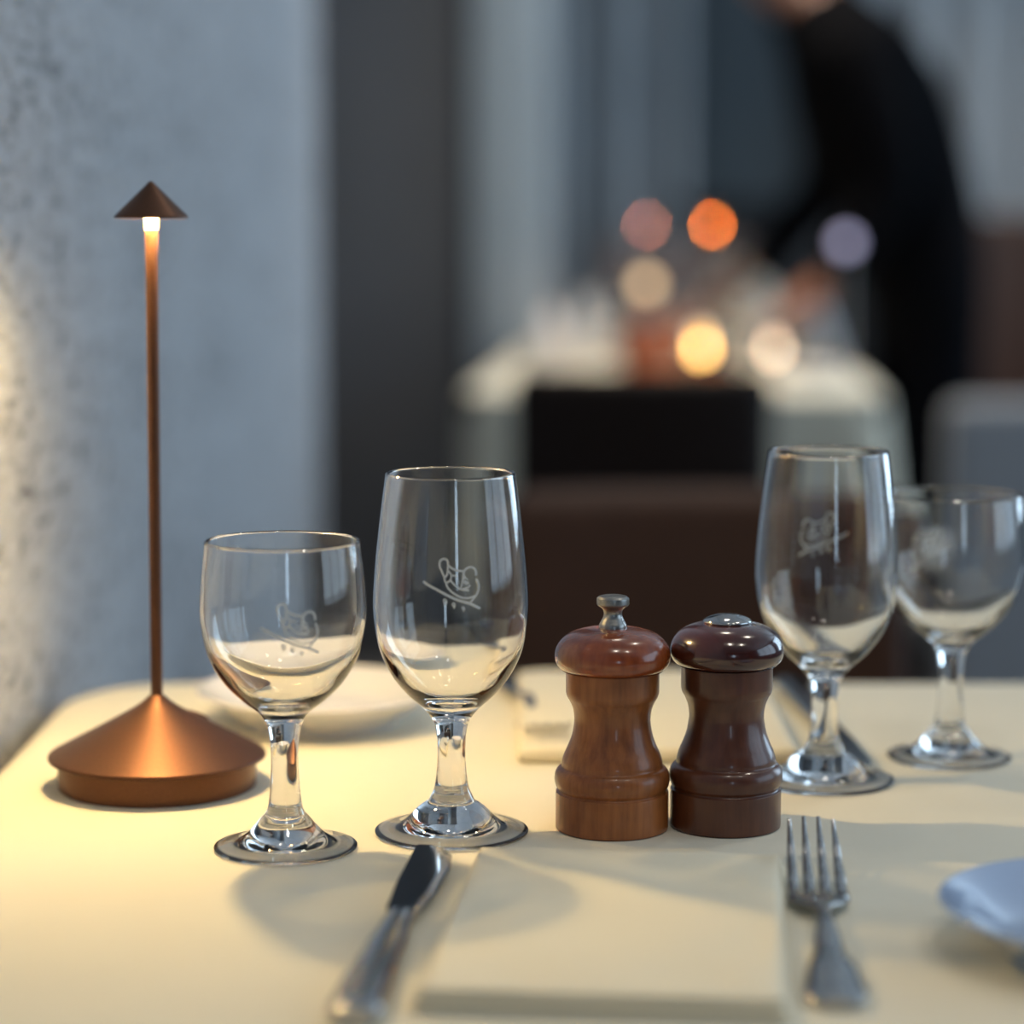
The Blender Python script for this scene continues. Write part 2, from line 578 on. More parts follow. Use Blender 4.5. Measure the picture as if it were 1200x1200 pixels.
# ------------------------------------------------------------------ bronze lamp
def make_lamp(name, label, loc, glow, power, lightcol, gl=0.9):
    t = thing(name, label, 'lamp', loc, 0, 'cordless bronze table lamps')
    lathe_obj('base', [(0, 0), (4.95, 0), (4.95, 0), (5.03, 0.08), (5.03, 0.2), (5.03, 1.45), (5.03, 1.45), (0, 1.45)], M['bronze'], t, 96)
    cone = lathe_obj('cone_cover', [(0, 1.46), (5.42, 1.46), (5.42, 1.46), (5.52, 1.52), (5.54, 1.60), (5.50, 1.68), (5.30, 1.80),
                                    (4.4, 2.28), (3.2, 2.93), (2.0, 3.59), (1.2, 4.05), (0.75, 4.36), (0.5, 4.58), (0.36, 4.70), (0.30, 4.72), (0, 4.72)],
                     M['bronze'], t, 96)
    # touch button sunk in the slope of the cone
    bt = lathe_obj('touch_button', [(0, 0.03), (0.40, 0.03), (0.48, 0.06), (0.55, 0.10), (0.62, 0.09), (0.66, 0.02), (0.66, -0.05)], M['bronze'], t, 32)
    az = R(48)
    bt.location = (0.0265 * math.cos(az), 0.0265 * math.sin(az), 0.0324)
    slope = math.atan2(0.66, 1.2)
    bt.rotation_euler = (0, slope, az)
    lathe_obj('stem', [(0, 4.70), (0.30, 4.70), (0.30, 4.70), (0.30, 10), (0.305, 20), (0.315, 29.2 - gl), (0.315, 29.2 - gl), (0, 29.2 - gl)], M['bronze'], t, 32)
    lathe_obj('light_collar', [(0, 29.2 - gl), (0.318, 29.2 - gl), (0.318, 29.2 - gl), (0.335, 28.8), (0.36, 29.2), (0.36, 29.2), (0, 29.2)], glow, t, 32)
    lathe_obj('shade', [(0.30, 30.05), (0.55, 29.95), (1.70, 28.92), (1.70, 28.92), (1.80, 28.86), (1.84, 28.90), (1.80, 29.0), (1.60, 29.2), (0.9, 29.88),
                        (0.25, 30.52), (0.08, 30.68), (0, 30.70)], M['bronze'], t, 64)
    d = bpy.data.lights.new('lamp_glow', 'AREA')
    d.shape = 'DISK'
    d.size = 0.022
    d.energy = power
    d.color = lightcol
    lo = bpy.data.objects.new('lamp_glow', d)
    C.objects.link(lo)
    lo.parent = t
    lo.location = (0, 0, 0.2900)
    # glow of the ring inside the hollow of the shade
    d2 = bpy.data.lights.new('ring_glow', 'POINT')
    d2.shadow_soft_size = 0.0055
    d2.energy = power * 4.6
    d2.color = lightcol
    l2 = bpy.data.objects.new('ring_glow', d2)
    C.objects.link(l2)
    l2.parent = t
    l2.location = (0, 0, 0.2925)
    return t, (d, d2)

lamp, ld = make_lamp('table_lamp', 'bronze cordless table lamp with cone shade standing by the plaster wall', (-0.1817, 1.2149, T), M['collar_glow'], 1.6, (1.0, 0.69, 0.28))
lamp.rotation_euler = (0, R(0.35), 0)
try:
    for l_ in ld:
        l_.cycles.is_caustics_light = True
except Exception:
    pass
make_lamp('table_lamp', 'amber glowing table lamp on the rear table beside the waiter', (0.379, 4.60, T), M['amber_glow'], 0.5, (1.0, 0.55, 0.2), 1.8)
make_lamp('table_lamp', 'dim table lamp at the far left end of the rear table', (0.300, 5.42, T), M['dim_glow'], 0.25, (1.0, 0.6, 0.4), 1.8)

# ------------------------------------------------------------------ wine glasses
def normals_of(pr):
    out = []
    for i in range(len(pr)):
        a = pr[max(i - 1, 0)]; b = pr[min(i + 1, len(pr) - 1)]
        dr, dz = b[0] - a[0], b[1] - a[1]
        L = math.hypot(dr, dz) or 1
        out.append((dz / L, -dr / L))
    return out

SHORT_OUT = [(0, 0.34), (0.8, 0.33), (1.6, 0.25), (2.3, 0.13), (2.8, 0.04), (3.08, 0.0), (3.24, 0.04), (3.30, 0.12), (3.22, 0.20), (2.75, 0.29), (2.25, 0.43), (1.78, 0.72), (1.40, 1.12), (1.12, 1.46),
             (0.93, 1.66), (0.86, 1.80), (0.80, 1.95), (0.735, 2.35), (0.665, 3.1), (0.625, 3.9), (0.625, 4.6), (0.68, 5.25), (0.84, 5.9), (1.20, 6.42), (1.95, 7.02),
             (2.79, 7.90), (3.45, 9.10), (3.74, 10.4), (3.79, 11.3), (3.68, 12.8), (3.54, 14.1), (3.54, 14.25)]
SHORT_IN = [(3.46, 14.34), (3.38, 14.25), (3.40, 14.1), (3.56, 12.8), (3.66, 11.3), (3.60, 10.4), (3.28, 9.16), (2.56, 8.06), (1.70, 7.28), (0.9, 6.90), (0, 6.75)]
TALL_OUT = [(0, 0.38), (0.9, 0.37), (1.8, 0.28), (2.5, 0.15), (3.1, 0.04), (3.38, 0.0), (3.56, 0.04), (3.63, 0.13), (3.54, 0.22), (2.98, 0.32), (2.42, 0.50), (1.98, 0.86), (1.66, 1.18), (1.36, 1.42), (1.14, 1.56),
            (1.05, 1.70), (0.97, 1.86), (0.84, 2.15), (0.735, 2.7), (0.665, 3.5), (0.665, 4.3), (0.73, 4.95), (0.88, 5.45), (1.30, 6.0), (2.08, 6.72),
            (2.84, 7.70), (3.37, 8.9), (3.60, 10.2), (3.64, 11.3), (3.50, 13.2), (3.27, 15.2), (3.05, 16.9), (3.04, 17.05)]
TALL_IN = [(2.96, 17.14), (2.88, 17.05), (2.91, 16.9), (3.15, 15.2), (3.38, 13.2), (3.51, 11.3), (3.46, 10.2), (3.21, 8.95), (2.63, 7.88), (1.80, 6.98), (0.95, 6.50), (0, 6.35)]

# strokes of the etched mark, in the plane of the glass (units: 1/300 cm)
MARK = [
    ([(150, 590), (230, 640), (350, 700), (600, 825), (800, 890), (945, 965)], 26),
    ([(500, 370), (490, 300), (440, 280), (392, 310), (385, 380), (410, 440), (452, 520), (482, 500), (497, 440), (500, 370)], 20),
    ([(500, 440), (540, 490), (535, 560), (480, 600), (455, 570), (450, 520)], 18),
    ([(505, 365), (560, 410), (640, 440), (712, 445)], 20),
    ([(715, 560), (716, 470), (742, 420), (800, 395), (860, 415), (886, 470), (880, 515)], 20),
    ([(888, 555), (922, 640), (912, 730), (870, 800), (798, 882)], 18),
    ([(475, 600), (490, 660), (550, 725), (650, 790), (750, 815), (830, 803), (872, 788)], 19),
    ([(530, 570), (600, 640), (680, 690), (790, 706)], 19),
    ([(712, 450), (702, 540), (680, 670)], 17),
    ([(555, 500), (630, 520)], 16),
    ([(640, 570), (640, 615)], 12),
    ([(720, 510), (745, 545), (775, 565)], 15),
    ([(700, 580), (775, 600), (757, 622), (715, 605)], 16),
    ([(802, 640), (770, 668), (700, 690)], 16),
    ([(480, 850), (455, 825), (436, 850), (456, 878), (480, 855), (470, 895), (440, 908)], 13),
    ([(596, 900), (575, 875), (556, 898), (576, 922), (594, 905), (574, 955)], 13),
    ([(726, 955), (706, 930), (690, 948), (708, 968), (722, 960), (702, 1000)], 11),
]

def radius_at(pr, z):
    for (r0, z0), (r1, z1) in zip(pr[:-1], pr[1:]):
        if z0 <= z <= z1 and z1 > z0:
            return r0 + (r1 - r0) * (z - z0) / (z1 - z0)
    return pr[-1][0]

def emblem(prof, zc, rim, parent, theta0=0.0):
    """ribbons lying on the outside of the bowl, facing local -Y"""
    bm = bmesh.new()
    def pt(u, v, lift):
        x = (u - 548) / 300 * 0.01
        z = zc - (v - 640) / 300 * 0.01
        r = radius_at(prof, z) + lift
        a = -math.pi / 2 + theta0 + x / r
        return Vector((r * math.cos(a), r * math.sin(a), z))
    for pts, wd in MARK:
        # resample smooth
        P = smooth_profile([(p[0], p[1]) for p in pts], 5)
        rows = []
        n = len(P)
        for i, (u, v) in enumerate(P):
            a = P[max(i - 1, 0)]; b = P[min(i + 1, n - 1)]
            du, dv = b[0] - a[0], b[1] - a[1]
            L = math.hypot(du, dv) or 1
            h = wd * 0.68
            if i in (0, n - 1):
                h *= 0.6
            nu, nv = -dv / L * h, du / L * h
            rows.append((bm.verts.new(pt(u + nu, v + nv, 0.00012)), bm.verts.new(pt(u - nu, v - nv, 0.00012)),
                         bm.verts.new(pt(u - nu, v - nv, 0.00003)), bm.verts.new(pt(u + nu, v + nv, 0.00003))))
        for a, b in zip(rows[:-1], rows[1:]):
            for k in range(4):
                bm.faces.new((a[k], a[(k + 1) % 4], b[(k + 1) % 4], b[k]))
    o = mesh_obj('etched_emblem', bm, M['etched'], parent, False)
    o['label'] = 'white etched line emblem'
    return o

def make_glass(label, loc, rz, OUT, INN, cut_foot, cut_stem, zc, seg=96, sub=6, mark=True):
    t = thing('wine_glass', label, 'wine glass', loc, rz, 'wine glasses')
    out = smooth_profile([(r * 0.01, z * 0.01) for r, z in OUT], sub)
    inn = smooth_profile([(r * 0.01, z * 0.01) for r, z in [OUT[-1]] + INN], sub)
    full = out + inn[1:]
    nm = normals_of(full)
    # cut positions along the outside profile
    def cut(zv, start):
        for i in range(start, len(out)):
            if out[i][1] * 100 >= zv and out[i][0] < 0.02:
                return i
    a = cut(cut_foot, 40)
    b = cut(cut_stem, a)
    parts = [('foot', 0, a), ('stem', a, b), ('bowl', b, len(full) - 1)]
    for nme, i0, i1 in parts:
        o = lathe_open(nme, full[i0:i1 + 1], nm[i0:i1 + 1], M['glass'], t, seg)
        try:
            o.cycles.is_caustics_caster = nme != 'foot'
        except Exception:
            pass
        if nme == 'bowl' and mark:
            emblem(out, zc, None, o)
    return t

g1 = make_glass('short round wine glass beside the bronze lamp base', (-0.1043, 1.0886, T), R(10), SHORT_OUT, SHORT_IN, 1.9, 5.6, 0.1078)
g2 = make_glass('tall wine glass on the left next to the pepper mill', (-0.0285, 1.117, T), R(2), TALL_OUT, TALL_IN, 1.9, 5.2, 0.1235)
g3 = dup(g2, (0.161, 1.2245, T), R(176), 'tall wine glass right behind the dark salt shaker')
g4 = dup(g1, (0.2356, 1.2788, T), R(188), 'short round wine glass at the right edge of the foreground table')

# ------------------------------------------------------------------ mills
MILL_BODY = [(0, 0), (2.55, 0), (2.55, 0), (2.64, 0.05), (2.68, 0.16), (2.68, 0.9), (2.68, 1.72), (2.66, 1.80), (2.60, 1.84), (2.56, 1.90), (2.60, 1.98), (2.66, 2.06),
             (2.72, 2.25), (2.74, 2.47), (2.70, 2.72), (2.58, 2.92), (2.44, 3.02), (2.40, 3.10), (2.38, 3.30), (2.28, 3.62), (2.10, 4.02),
             (1.93, 4.48), (1.83, 5.0), (1.81, 5.35), (1.87, 5.78), (2.02, 6.16), (2.14, 6.36), (2.20, 6.56), (2.21, 6.8), (2.21, 7.62), (2.21, 7.62), (0, 7.62)]
MILL_CAP = [(0, 7.66), (2.2, 7.66), (2.36, 7.68), (2.56, 7.82), (2.70, 8.06), (2.74, 8.34), (2.70, 8.62), (2.54, 8.94), (2.24, 9.24), (1.80, 9.46), (1.25, 9.60), (0.7, 9.66), (0, 9.68)]
pm = thing('pepper_mill', 'warm brown wooden pepper mill with a steel top knob', 'pepper mill', (0.0476, 1.1267, T), R(20), 'salt and pepper set')
lathe_obj('body', MILL_BODY, M['mill_wood'], pm, 72)
lathe_obj('cap', MILL_CAP, M['mill_cap'], pm, 72)
kn = lathe_obj('knob', [(0, 9.62), (0.66, 9.62), (0.66, 9.62), (0.65, 9.80), (0.56, 9.98), (0.46, 10.18), (0.43, 10.36), (0.48, 10.54), (0.60, 10.66), (0.62, 10.68), (0.62, 10.68), (0, 10.68)], M['dull_steel'], pm, 48)
# knurled head of the knob
bm = bmesh.new()
rows = []
prof = [(0, 10.64), (0.58, 10.64), (0.72, 10.72), (0.75, 10.80), (0.75, 10.90), (0.75, 11.0), (0.74, 11.08), (0.66, 11.16), (0.5, 11.20), (0, 11.22)]
seg = 64
for j, (r, z) in enumerate(prof):
    if r == 0:
        rows.append([bm.verts.new((0, 0, z * 0.01))]); continue
    row = []
    for k in range(seg):
        a = 2 * math.pi * k / seg
        rr = r + (0.022 if (k + j) % 2 and 3 <= j <= 6 else 0)
        row.append(bm.verts.new((rr * 0.01 * math.cos(a), rr * 0.01 * math.sin(a), z * 0.01)))
    rows.append(row)
for a, b in zip(rows[:-1], rows[1:]):
    for k in range(seg):
        k2 = (k + 1) % seg
        if len(a) == 1: bm.faces.new((a[0], b[k], b[k2]))
        elif len(b) == 1: bm.faces.new((a[k], b[0], a[k2]))
        else: bm.faces.new((a[k], b[k], b[k2], a[k2]))
mesh_obj('knurled_head', bm, M['dull_steel'], kn, True, 25)

ss = thing('salt_shaker', 'dark brown wooden salt shaker with a domed steel top', 'salt shaker', (0.1021, 1.1316, T), R(130), 'salt and pepper set')
lathe_obj('body', [(r * 0.985, z * 1.02) for r, z in MILL_BODY], M['shaker_wood'], ss, 72)
lathe_obj('cap', [(r * 0.985, (z - 7.66) * 1.02 + 7.66 * 1.02 + 0.02) for r, z in MILL_CAP], M['shaker_cap'], ss, 72)
sd = lathe_obj('steel_disc', [(1.08, 9.80), (1.14, 9.86), (1.15, 9.92), (1.08, 10.0), (0.8, 10.13), (0.45, 10.23), (0.15, 10.27), (0, 10.27)], M['steel'], ss, 48)
for k in range(6):
    a = k * math.pi / 3
    h = lathe_obj('pour_hole', [(0, 0.012), (0.045, 0.012), (0.07, 0.0), (0.07, -0.02)], M['sideboard_wood'], sd, 12, 2)
    h.location = (0.0030 * math.cos(a), 0.0030 * math.sin(a), 0.1024)

# ------------------------------------------------------------------ plates
PLATE = [(0, 0.30), (4.2, 0.30), (4.2, 0.30), (4.25, 0.0), (4.45, 0.0), (4.55, 0.22), (4.9, 0.55), (5.7, 1.10), (6.5, 1.62), (6.95, 1.92), (7.05, 2.02), (7.02, 2.10), (6.90, 2.10),
         (6.4, 1.82), (5.6, 1.30), (4.8, 0.84), (4.2, 0.64), (3.0, 0.58), (0, 0.56)]
p1 = thing('bread_plate', 'white round side plate behind the short glass and lamp', 'plate', (-0.1108, 1.3708, T), 0, 'side plates')
lathe_obj('dish', PLATE, M['china'], p1, 96)
p2 = thing('bread_plate', 'side plate with blue window light put into its glaze, cut off by the right edge beside the fork', 'plate', (0.2389, 0.926, T), 0, 'side plates')
lathe_obj('dish', PLATE, M['china_daylit'], p2, 96)

# ------------------------------------------------------------------ napkins
def napkin(label, cx, cy, wx, ly, layers, th, rz, puff=0.0):
    t = thing('napkin', label, 'napkin', (cx, cy, T + 0.0004), rz, 'folded cloth napkins')
    for k in range(layers):
        bm = bmesh.new()
        nx, ny = 22, 28
        hx, hy = wx / 2 - 0.0012 * k, ly / 2 - 0.0015 * k
        z0 = k * th
        grid = {}
        for s in (0, 1):
            for i in range(nx + 1):
                for j in range(ny + 1):
                    u = -1 + 2 * i / nx; v = -1 + 2 * j / ny
                    ru = math.copysign(1 - (1 - abs(u)) ** 1.8, u); rv = math.copysign(1 - (1 - abs(v)) ** 1.8, v)
                    e = max(abs(ru), abs(rv))
                    edge = max(0.0, min(1.0, (1 - e) / 0.03))
                    edge = math.sqrt(1 - (1 - edge) ** 2)
                    lift = puff * max(0.0, (v + 0.2) / 1.2) ** 2 * (k / max(1, layers - 1))
                    wob = 0.0006 * math.sin(9 * u + k) * math.cos(7 * v + 2 * k)
                    mid = z0 + th * 0.5 + lift
                    z = mid + (th * 0.5 * edge * (1 if s else -1)) + (wob * edge if s and k == layers - 1 else 0)
                    grid[s, i, j] = bm.verts.new((hx * ru, hy * rv, z))
            for i in range(nx):
                for j in range(ny):
                    q = [grid[s, i, j], grid[s, i + 1, j], grid[s, i + 1, j + 1], grid[s, i, j + 1]]
                    bm.faces.new(q if s else q[::-1])
        bmesh.ops.remove_doubles(bm, verts=bm.verts, dist=0.00002)
        mesh_obj('fold', bm, M['napkin'], t).cycles.is_caustics_receiver = True
    return t
napkin('cream folded napkin in front between the knife and the fork', 0.0418, 0.951, 0.138, 0.211, 3, 0.0028, R(-5.7))
napkin('cream folded napkin behind the pepper mill and salt shaker', 0.078, 1.378, 0.150, 0.232, 1, 0.0080, R(0))

# ------------------------------------------------------------------ cutlery
def curve_val(tab, s):
    for (s0, v0), (s1, v1) in zip(tab[:-1], tab[1:]):
        if s <= s1:
            t = (s - s0) / (s1 - s0)
            t = t * t * (3 - 2 * t)
            return v0 + (v1 - v0) * t
    return tab[-1][1]

def fork(label, loc, rz):
    """points along +Y from the handle end; tines up"""
    t = thing('dinner_fork', label, 'fork', loc, rz, 'dinner forks')
    zt = [(0, 0.0022), (0.05, 0.0050), (0.09, 0.0085), (0.116, 0.0058), (0.134, 0.0026), (0.146, 0.0028), (0.168, 0.0075), (0.196, 0.0145), (0.212, 0.0190)]
    wt = [(0, 0.0068), (0.004, 0.0102), (0.012, 0.0114), (0.03, 0.0098), (0.06, 0.0056), (0.088, 0.0034), (0.106, 0.0031), (0.114, 0.0044), (0.124, 0.0098), (0.134, 0.0128), (0.142, 0.0134)]
    tt = [(0, 0.0012), (0.01, 0.0017), (0.06, 0.0019), (0.095, 0.0023), (0.115, 0.0016), (0.142, 0.0012)]
    def sec(s):
        return (Vector((0, s, curve_val(zt, s))), Vector((curve_val(wt, s), 0, 0)), Vector((0, 0, curve_val(tt, s))))
    mesh_obj('handle', loft([sec(0.107 * k / 30) for k in range(31)], 18), M['steel'], t, True, 60)
    mesh_obj('head', loft([sec(0.107 + 0.035 * k / 14) for k in range(15)], 18), M['steel'], t, True, 60)
    for k in range(4):
        x0 = -0.0103 + k * 0.00687
        secs = []
        for q in range(13):
            f = q / 12
            s = 0.138 + (0.212 - 0.138 - (0.003 if k in (0, 3) else 0)) * f
            hw = 0.0027 * (1 - 0.74 * f ** 1.2) + 0.0001
            xx = x0 * (1 - 0.05 * f)
            secs.append((Vector((xx, s, curve_val(zt, s))), Vector((hw, 0, 0)), Vector((0, 0, 0.0013 * (1 - 0.5 * f)))))
        mesh_obj('tine', loft(secs, 12, None, 2.6), M['steel'], t, True, 60)
    return t

def knife(label, loc, rz):
    t = thing('dinner_knife', label, 'knife', loc, rz, 'dinner knives')
    wt = [(0, 0.0075), (0.006, 0.0102), (0.03, 0.0100), (0.08, 0.0082), (0.115, 0.0066), (0.128, 0.0062)]
    tt = [(0, 0.0026), (0.01, 0.0040), (0.06, 0.0045), (0.11, 0.0038), (0.128, 0.0030)]
    def sec(s):
        return (Vector((0, s, 0.0048)), Vector((curve_val(wt, s), 0, 0)), Vector((0, 0, curve_val(tt, s))))
    mesh_obj('handle', loft([sec(0.128 * k / 32) for k in range(33)], 20), M['steel'], t, True, 60)
    # blade lies flat, spine on -X, edge curving up to the tip on +X
    left = [(0.126, -0.0060), (0.14, -0.0074), (0.18, -0.0086), (0.225, -0.0084), (0.235, -0.0082), (0.237, -0.0078)]
    right = [(0.126, 0.0060), (0.14, 0.0074), (0.165, 0.0100), (0.20, 0.0112), (0.220, 0.0098), (0.231, 0.0062), (0.237, 0.0000)]
    bm = bmesh.new()
    n = 26
    rows = []
    for k in range(n + 1):
        s = 0.126 + 0.111 * k / n
        l, r = curve_val(left, s), curve_val(right, s)
        mid = l + (r - l) * 0.80
        z = 0.0048
        rows.append([bm.verts.new((l, s, z + 0.0009)), bm.verts.new((mid, s, z + 0.0009)), bm.verts.new((r, s, z + 0.00012)),
                     bm.verts.new((r, s, z - 0.00012)), bm.verts.new((mid, s, z - 0.0009)), bm.verts.new((l, s, z - 0.0009))])
    for a, b in zip(rows[:-1], rows[1:]):
        for k in range(6):
            bm.faces.new((a[k], a[(k + 1) % 6], b[(k + 1) % 6], b[k]))
    bm.faces.new(rows[0]); bm.faces.new(rows[-1][::-1])
    mesh_obj('blade', bm, M['steel'], t, True, 8)
    return t

fork('steel dinner fork in front to the right of the folded napkin', (0.1190, 0.856, T + 0.0008), R(-4.3))
knife('steel dinner knife in front with its blade pointing at the tall left glass', (-0.0575, 0.836, T + 0.0004), R(-5.5))
fork('steel dinner fork behind the tall left glass, tines toward the camera', (0.0005, 1.485, T + 0.0008), R(180 + 6))
knife('steel dinner knife behind the salt shaker, blade toward the camera', (0.1720, 1.478, T + 0.0004), R(180 + 2))

# ------------------------------------------------------------------ chairs
def chair(label, loc, rz, m, wd, top, grp):
    """faces local -Y"""
    t = thing('dining_chair', label, 'chair', loc, rz, grp)
    h = wd / 2
    box_obj('seat', (wd, 0.42, 0.08), (0, -0.02, 0.45), m, t, 0.03, None, 4)
    bm = rbox((wd, 0.07, top - 0.42), (0, 0, 0), 0.028, 4)
    bmesh.ops.subdivide_edges(bm, edges=[e for e in bm.edges if abs(e.verts[0].co.x - e.verts[1].co.x) > 0.1], cuts=8, use_grid_fill=True)
    for v in bm.verts:
        v.co.y += 0.035 * (v.co.z / (top - 0.42)) - 0.03 * (1 - (v.co.x / h) ** 2) * -1
        v.co += Vector((0, 0.20, 0.42 + (top - 0.42) / 2))
    mesh_obj('backrest', bm, m, t, True, 50)
    for sx in (-1, 1):
        for sy in (-1, 1):
            c = Vector((sx * (h - 0.035), -0.02 + sy * 0.17, 0))
            secs = [(c + Vector((sx * 0.012, sy * 0.015, 0)), Vector((0.013, 0, 0)), Vector((0, 0.013, 0))),
                    (c + Vector((0, 0, 0.42)), Vector((0.021, 0, 0)), Vector((0, 0.021, 0)))]
            mesh_obj('leg', loft(secs, 10, None, 4), M['dark_wood'], t, True, 50)
    return t
chair('brown leather chair with a padded back facing us across the front table', (0.19, 2.16, 0), 0, M['brown_leather'], 0.40, 0.775, 'leather dining chairs')
chair('black leather chair with its back turned in front of the rear table', (0.193, 3.77, 0), R(180), M['black_leather'], 0.385, 0.822, 'leather dining chairs')
chair('tall brown leather chair beyond the grey banquette', (1.28, 5.95, 0), R(8), M['brown_leather'], 0.50, 1.06, 'brown chairs behind the banquette')
chair('brown leather chair at the far right behind the grey banquette', (1.72, 5.6, 0), R(-50), M['brown_leather'], 0.46, 1.0, 'brown chairs behind the banquette')

# ------------------------------------------------------------------ sideboard and rear table setting
sb = thing('sideboard', 'dark wood sideboard in the background left of the waiter', 'sideboard', (0.88, 7.0, 0), 0)
box_obj('cabinet', (0.74, 0.42, 1.02), (0, 0, 0.56), M['sideboard_wood'], sb, 0.008)
box_obj('top', (0.78, 0.46, 0.03), (0, 0, 1.087), M['sideboard_wood'], sb, 0.006)
for sx in (-1, 1):
    d = box_obj('door', (0.355, 0.02, 0.94), (sx * 0.183, -0.221, 0.56), M['sideboard_wood'], sb, 0.004)
    kb = lathe_obj('knob', [(0, 0), (0.6, 0), (0.6, 0.6), (1.1, 1.2), (1.1, 1.8), (0, 2.1)], M['dull_steel'], d, 20)
    kb.location = (sx * 0.035, -0.231, 0.6)
    kb.rotation_euler = (R(90), 0, 0)
for sx in (-1, 1):
    for sy in (-1, 1):
        box_obj('foot', (0.05, 0.05, 0.052), (sx * 0.33, sy * 0.17, 0.026), M['sideboard_wood'], sb, 0.004)

def tealight(label, x, y, z, flame, fs=1.0):  # candles added in place of lamp reflections on glasses and plates
    t = thing('glint_tealight', label, 'candle', (x, y, z), 0, 'stand-in candles for glints on the rear table')
    lathe_obj('glass_cup', [(0, 0), (2.4, 0), (2.7, 0.2), (3.0, 2.0), (3.1, 5.2), (2.95, 5.2), (2.8, 2.0), (2.5, 0.5), (0, 0.45)], M['glass'], t, 32, 3)
    lathe_obj('wax', [(0, 0.5), (1.9, 0.5), (1.9, 0.5), (1.9, 1.6), (1.9, 1.6), (0, 1.55)], M['wax'], t, 24, 2)
    fl = lathe_obj('flame', [(0, 1.7), (0.7, 2.2), (1.0, 3.0), (0.7, 4.0), (0.25, 4.9), (0, 5.2)], flame, t, 16, 3)
    fl.scale = (fs, fs, 1)
    return t
tealight('tealight added for a bright yellow glint on the rear table', 0.386, 4.92, T, M['flame'])
tealight('tealight added for a pale glint on the right side of the rear table', 0.532, 4.92, T, M['pale_flame'])
tealight('tealight added for a dim glint behind the bright yellow one', 0.420, 5.42, T, M['pale_flame'], 0.7)

# plates, napkins, mills and glasses laid on the rear table
def upright_napkin(label, x, y, hgt, rad, rz):
    t = thing('folded_napkin', label, 'napkin', (x, y, T), rz, 'standing napkins on the rear table')
    for k in range(2):
        bm = bmesh.new()
        n = 40
        bot, apex = [], None
        top = []
        for i in range(n):
            a = 2 * math.pi * i / n
            r = rad * (1 + 0.16 * math.sin(6 * a + k * 2)) * (1 - 0.25 * k)
            bot.append(bm.verts.new((r * math.cos(a), r * math.sin(a) * 0.75, 0.0)))
            top.append(bm.verts.new((0.2 * r * math.cos(a), 0.15 * r * math.sin(a), hgt * (0.82 + 0.18 * k))))
        ap = bm.verts.new((0, 0, hgt * (0.9 + 0.18 * k)))
        for i in range(n):
            j = (i + 1) % n
            bm.faces.new((bot[i], bot[j], top[j], top[i]))
            bm.faces.new((top[i], top[j], ap))
        bm.faces.new(bot[::-1])
        mesh_obj('fold', bm, M['china'], t)
    return t
upright_napkin('white standing napkin at the left corner of the rear table', 0.075, 4.75, 0.12, 0.06, 0.3)
upright_napkin('white standing napkin further back on the left of the rear table', 0.16, 5.25, 0.13, 0.06, 1.0)
upright_napkin('pale standing napkin at the right rear of the rear table', 0.655, 5.22, 0.15, 0.06, 0.8)

def far_dup(src, x, y, rz, label, group):
    return dup(src, (x, y, T), rz, label, group)
far_dup(p1, 0.30, 4.25, 0, 'white side plate in front on the rear table', 'side plates')
far_dup(p1, 0.56, 4.45, 0, 'white side plate at the right front of the rear table', 'side plates')
far_dup(pm, 0.275, 4.85, 0, 'reddish wooden pepper mill standing on the rear table', 'mills on the rear table')
far_dup(pm, 0.335, 4.83, 1.0, 'reddish wooden pepper mill nearest the bright tealight on the rear table', 'mills on the rear table')
for x, y, src, lab in [(0.205, 5.10, g2, 'tall wine glass left of the mills on the rear table'),
                       (0.34, 5.08, g1, 'short wine glass behind the mills on the rear table'),
                       (0.46, 5.00, g2, 'tall wine glass between the two tealights on the rear table'),
                       (0.55, 5.10, g1, 'short wine glass behind the pale tealight on the rear table')]:
    q = far_dup(src, x, y, 0.5, lab, 'wine glasses on the rear table')

pt = thing('ceramic_pitcher', 'pale ceramic pitcher behind the tealights on the rear table', 'pitcher', (0.530, 5.44, T), R(200))
lathe_obj('pitcher_body', [(0, 0), (4.6, 0), (5.6, 0.8), (6.8, 4.0), (7.0, 8.0), (6.0, 12.0), (4.4, 15.5), (4.0, 18.0), (4.6, 20.0), (4.3, 20.1), (3.7, 18.0), (4.1, 15.5), (5.6, 12.0), (6.5, 8.0), (6.2, 4.0), (0, 1.0)], M['stone'], pt, 48, 4)
hs = []
for k in range(15):
    a = R(-70 + 140 * k / 14)
    hs.append((Vector((0.046 + 0.052 * math.cos(a), 0, 0.125 + 0.052 * math.sin(a) * 1.1)), Vector((0.006 * math.cos(a), 0, 0.006 * math.sin(a))), Vector((0, 0.008, 0))))
mesh_obj('handle', loft(hs, 12), M['stone'], pt)
chair('taupe leather chair at the far end of the rear table', (0.43, 6.0, 0), 0, M['taupe_leather'], 0.40, 0.99, 'leather dining chairs')

# added globes that stand in for blurred light spots on the rear table
def light_spot_globe(label, x, y, m, r, hgt):
    t = thing('light_spot_globe', label, 'lamp', (x, y, T), 0, 'stand-in globes for light spots on the rear table')
    H_ = hgt * 100
    rr = r * 100
    lathe_obj('foot', [(0, 0), (3.0, 0), (3.0, 0), (3.0, 0.3), (1.0, 0.8), (0.4, 1.4), (0, 1.4)], M['dull_steel'], t, 24, 3)
    lathe_obj('stem', [(0, 1.3), (0.35, 1.3), (0.35, 1.3), (0.35, H_ - rr), (0.35, H_ - rr), (0, H_ - rr)], M['dull_steel'], t, 16, 2)
    lathe_obj('globe', [(0, H_ - rr)] + [(rr * math.sin(math.pi * k / 10), H_ - rr * math.cos(math.pi * k / 10)) for k in range(1, 10)] + [(0, H_ + rr)], m, t, 24, 2)
light_spot_globe('tan globe added for a blurred light spot left on the rear table', 0.275, 4.98, M['tan_glow'], 0.018, 0.162)
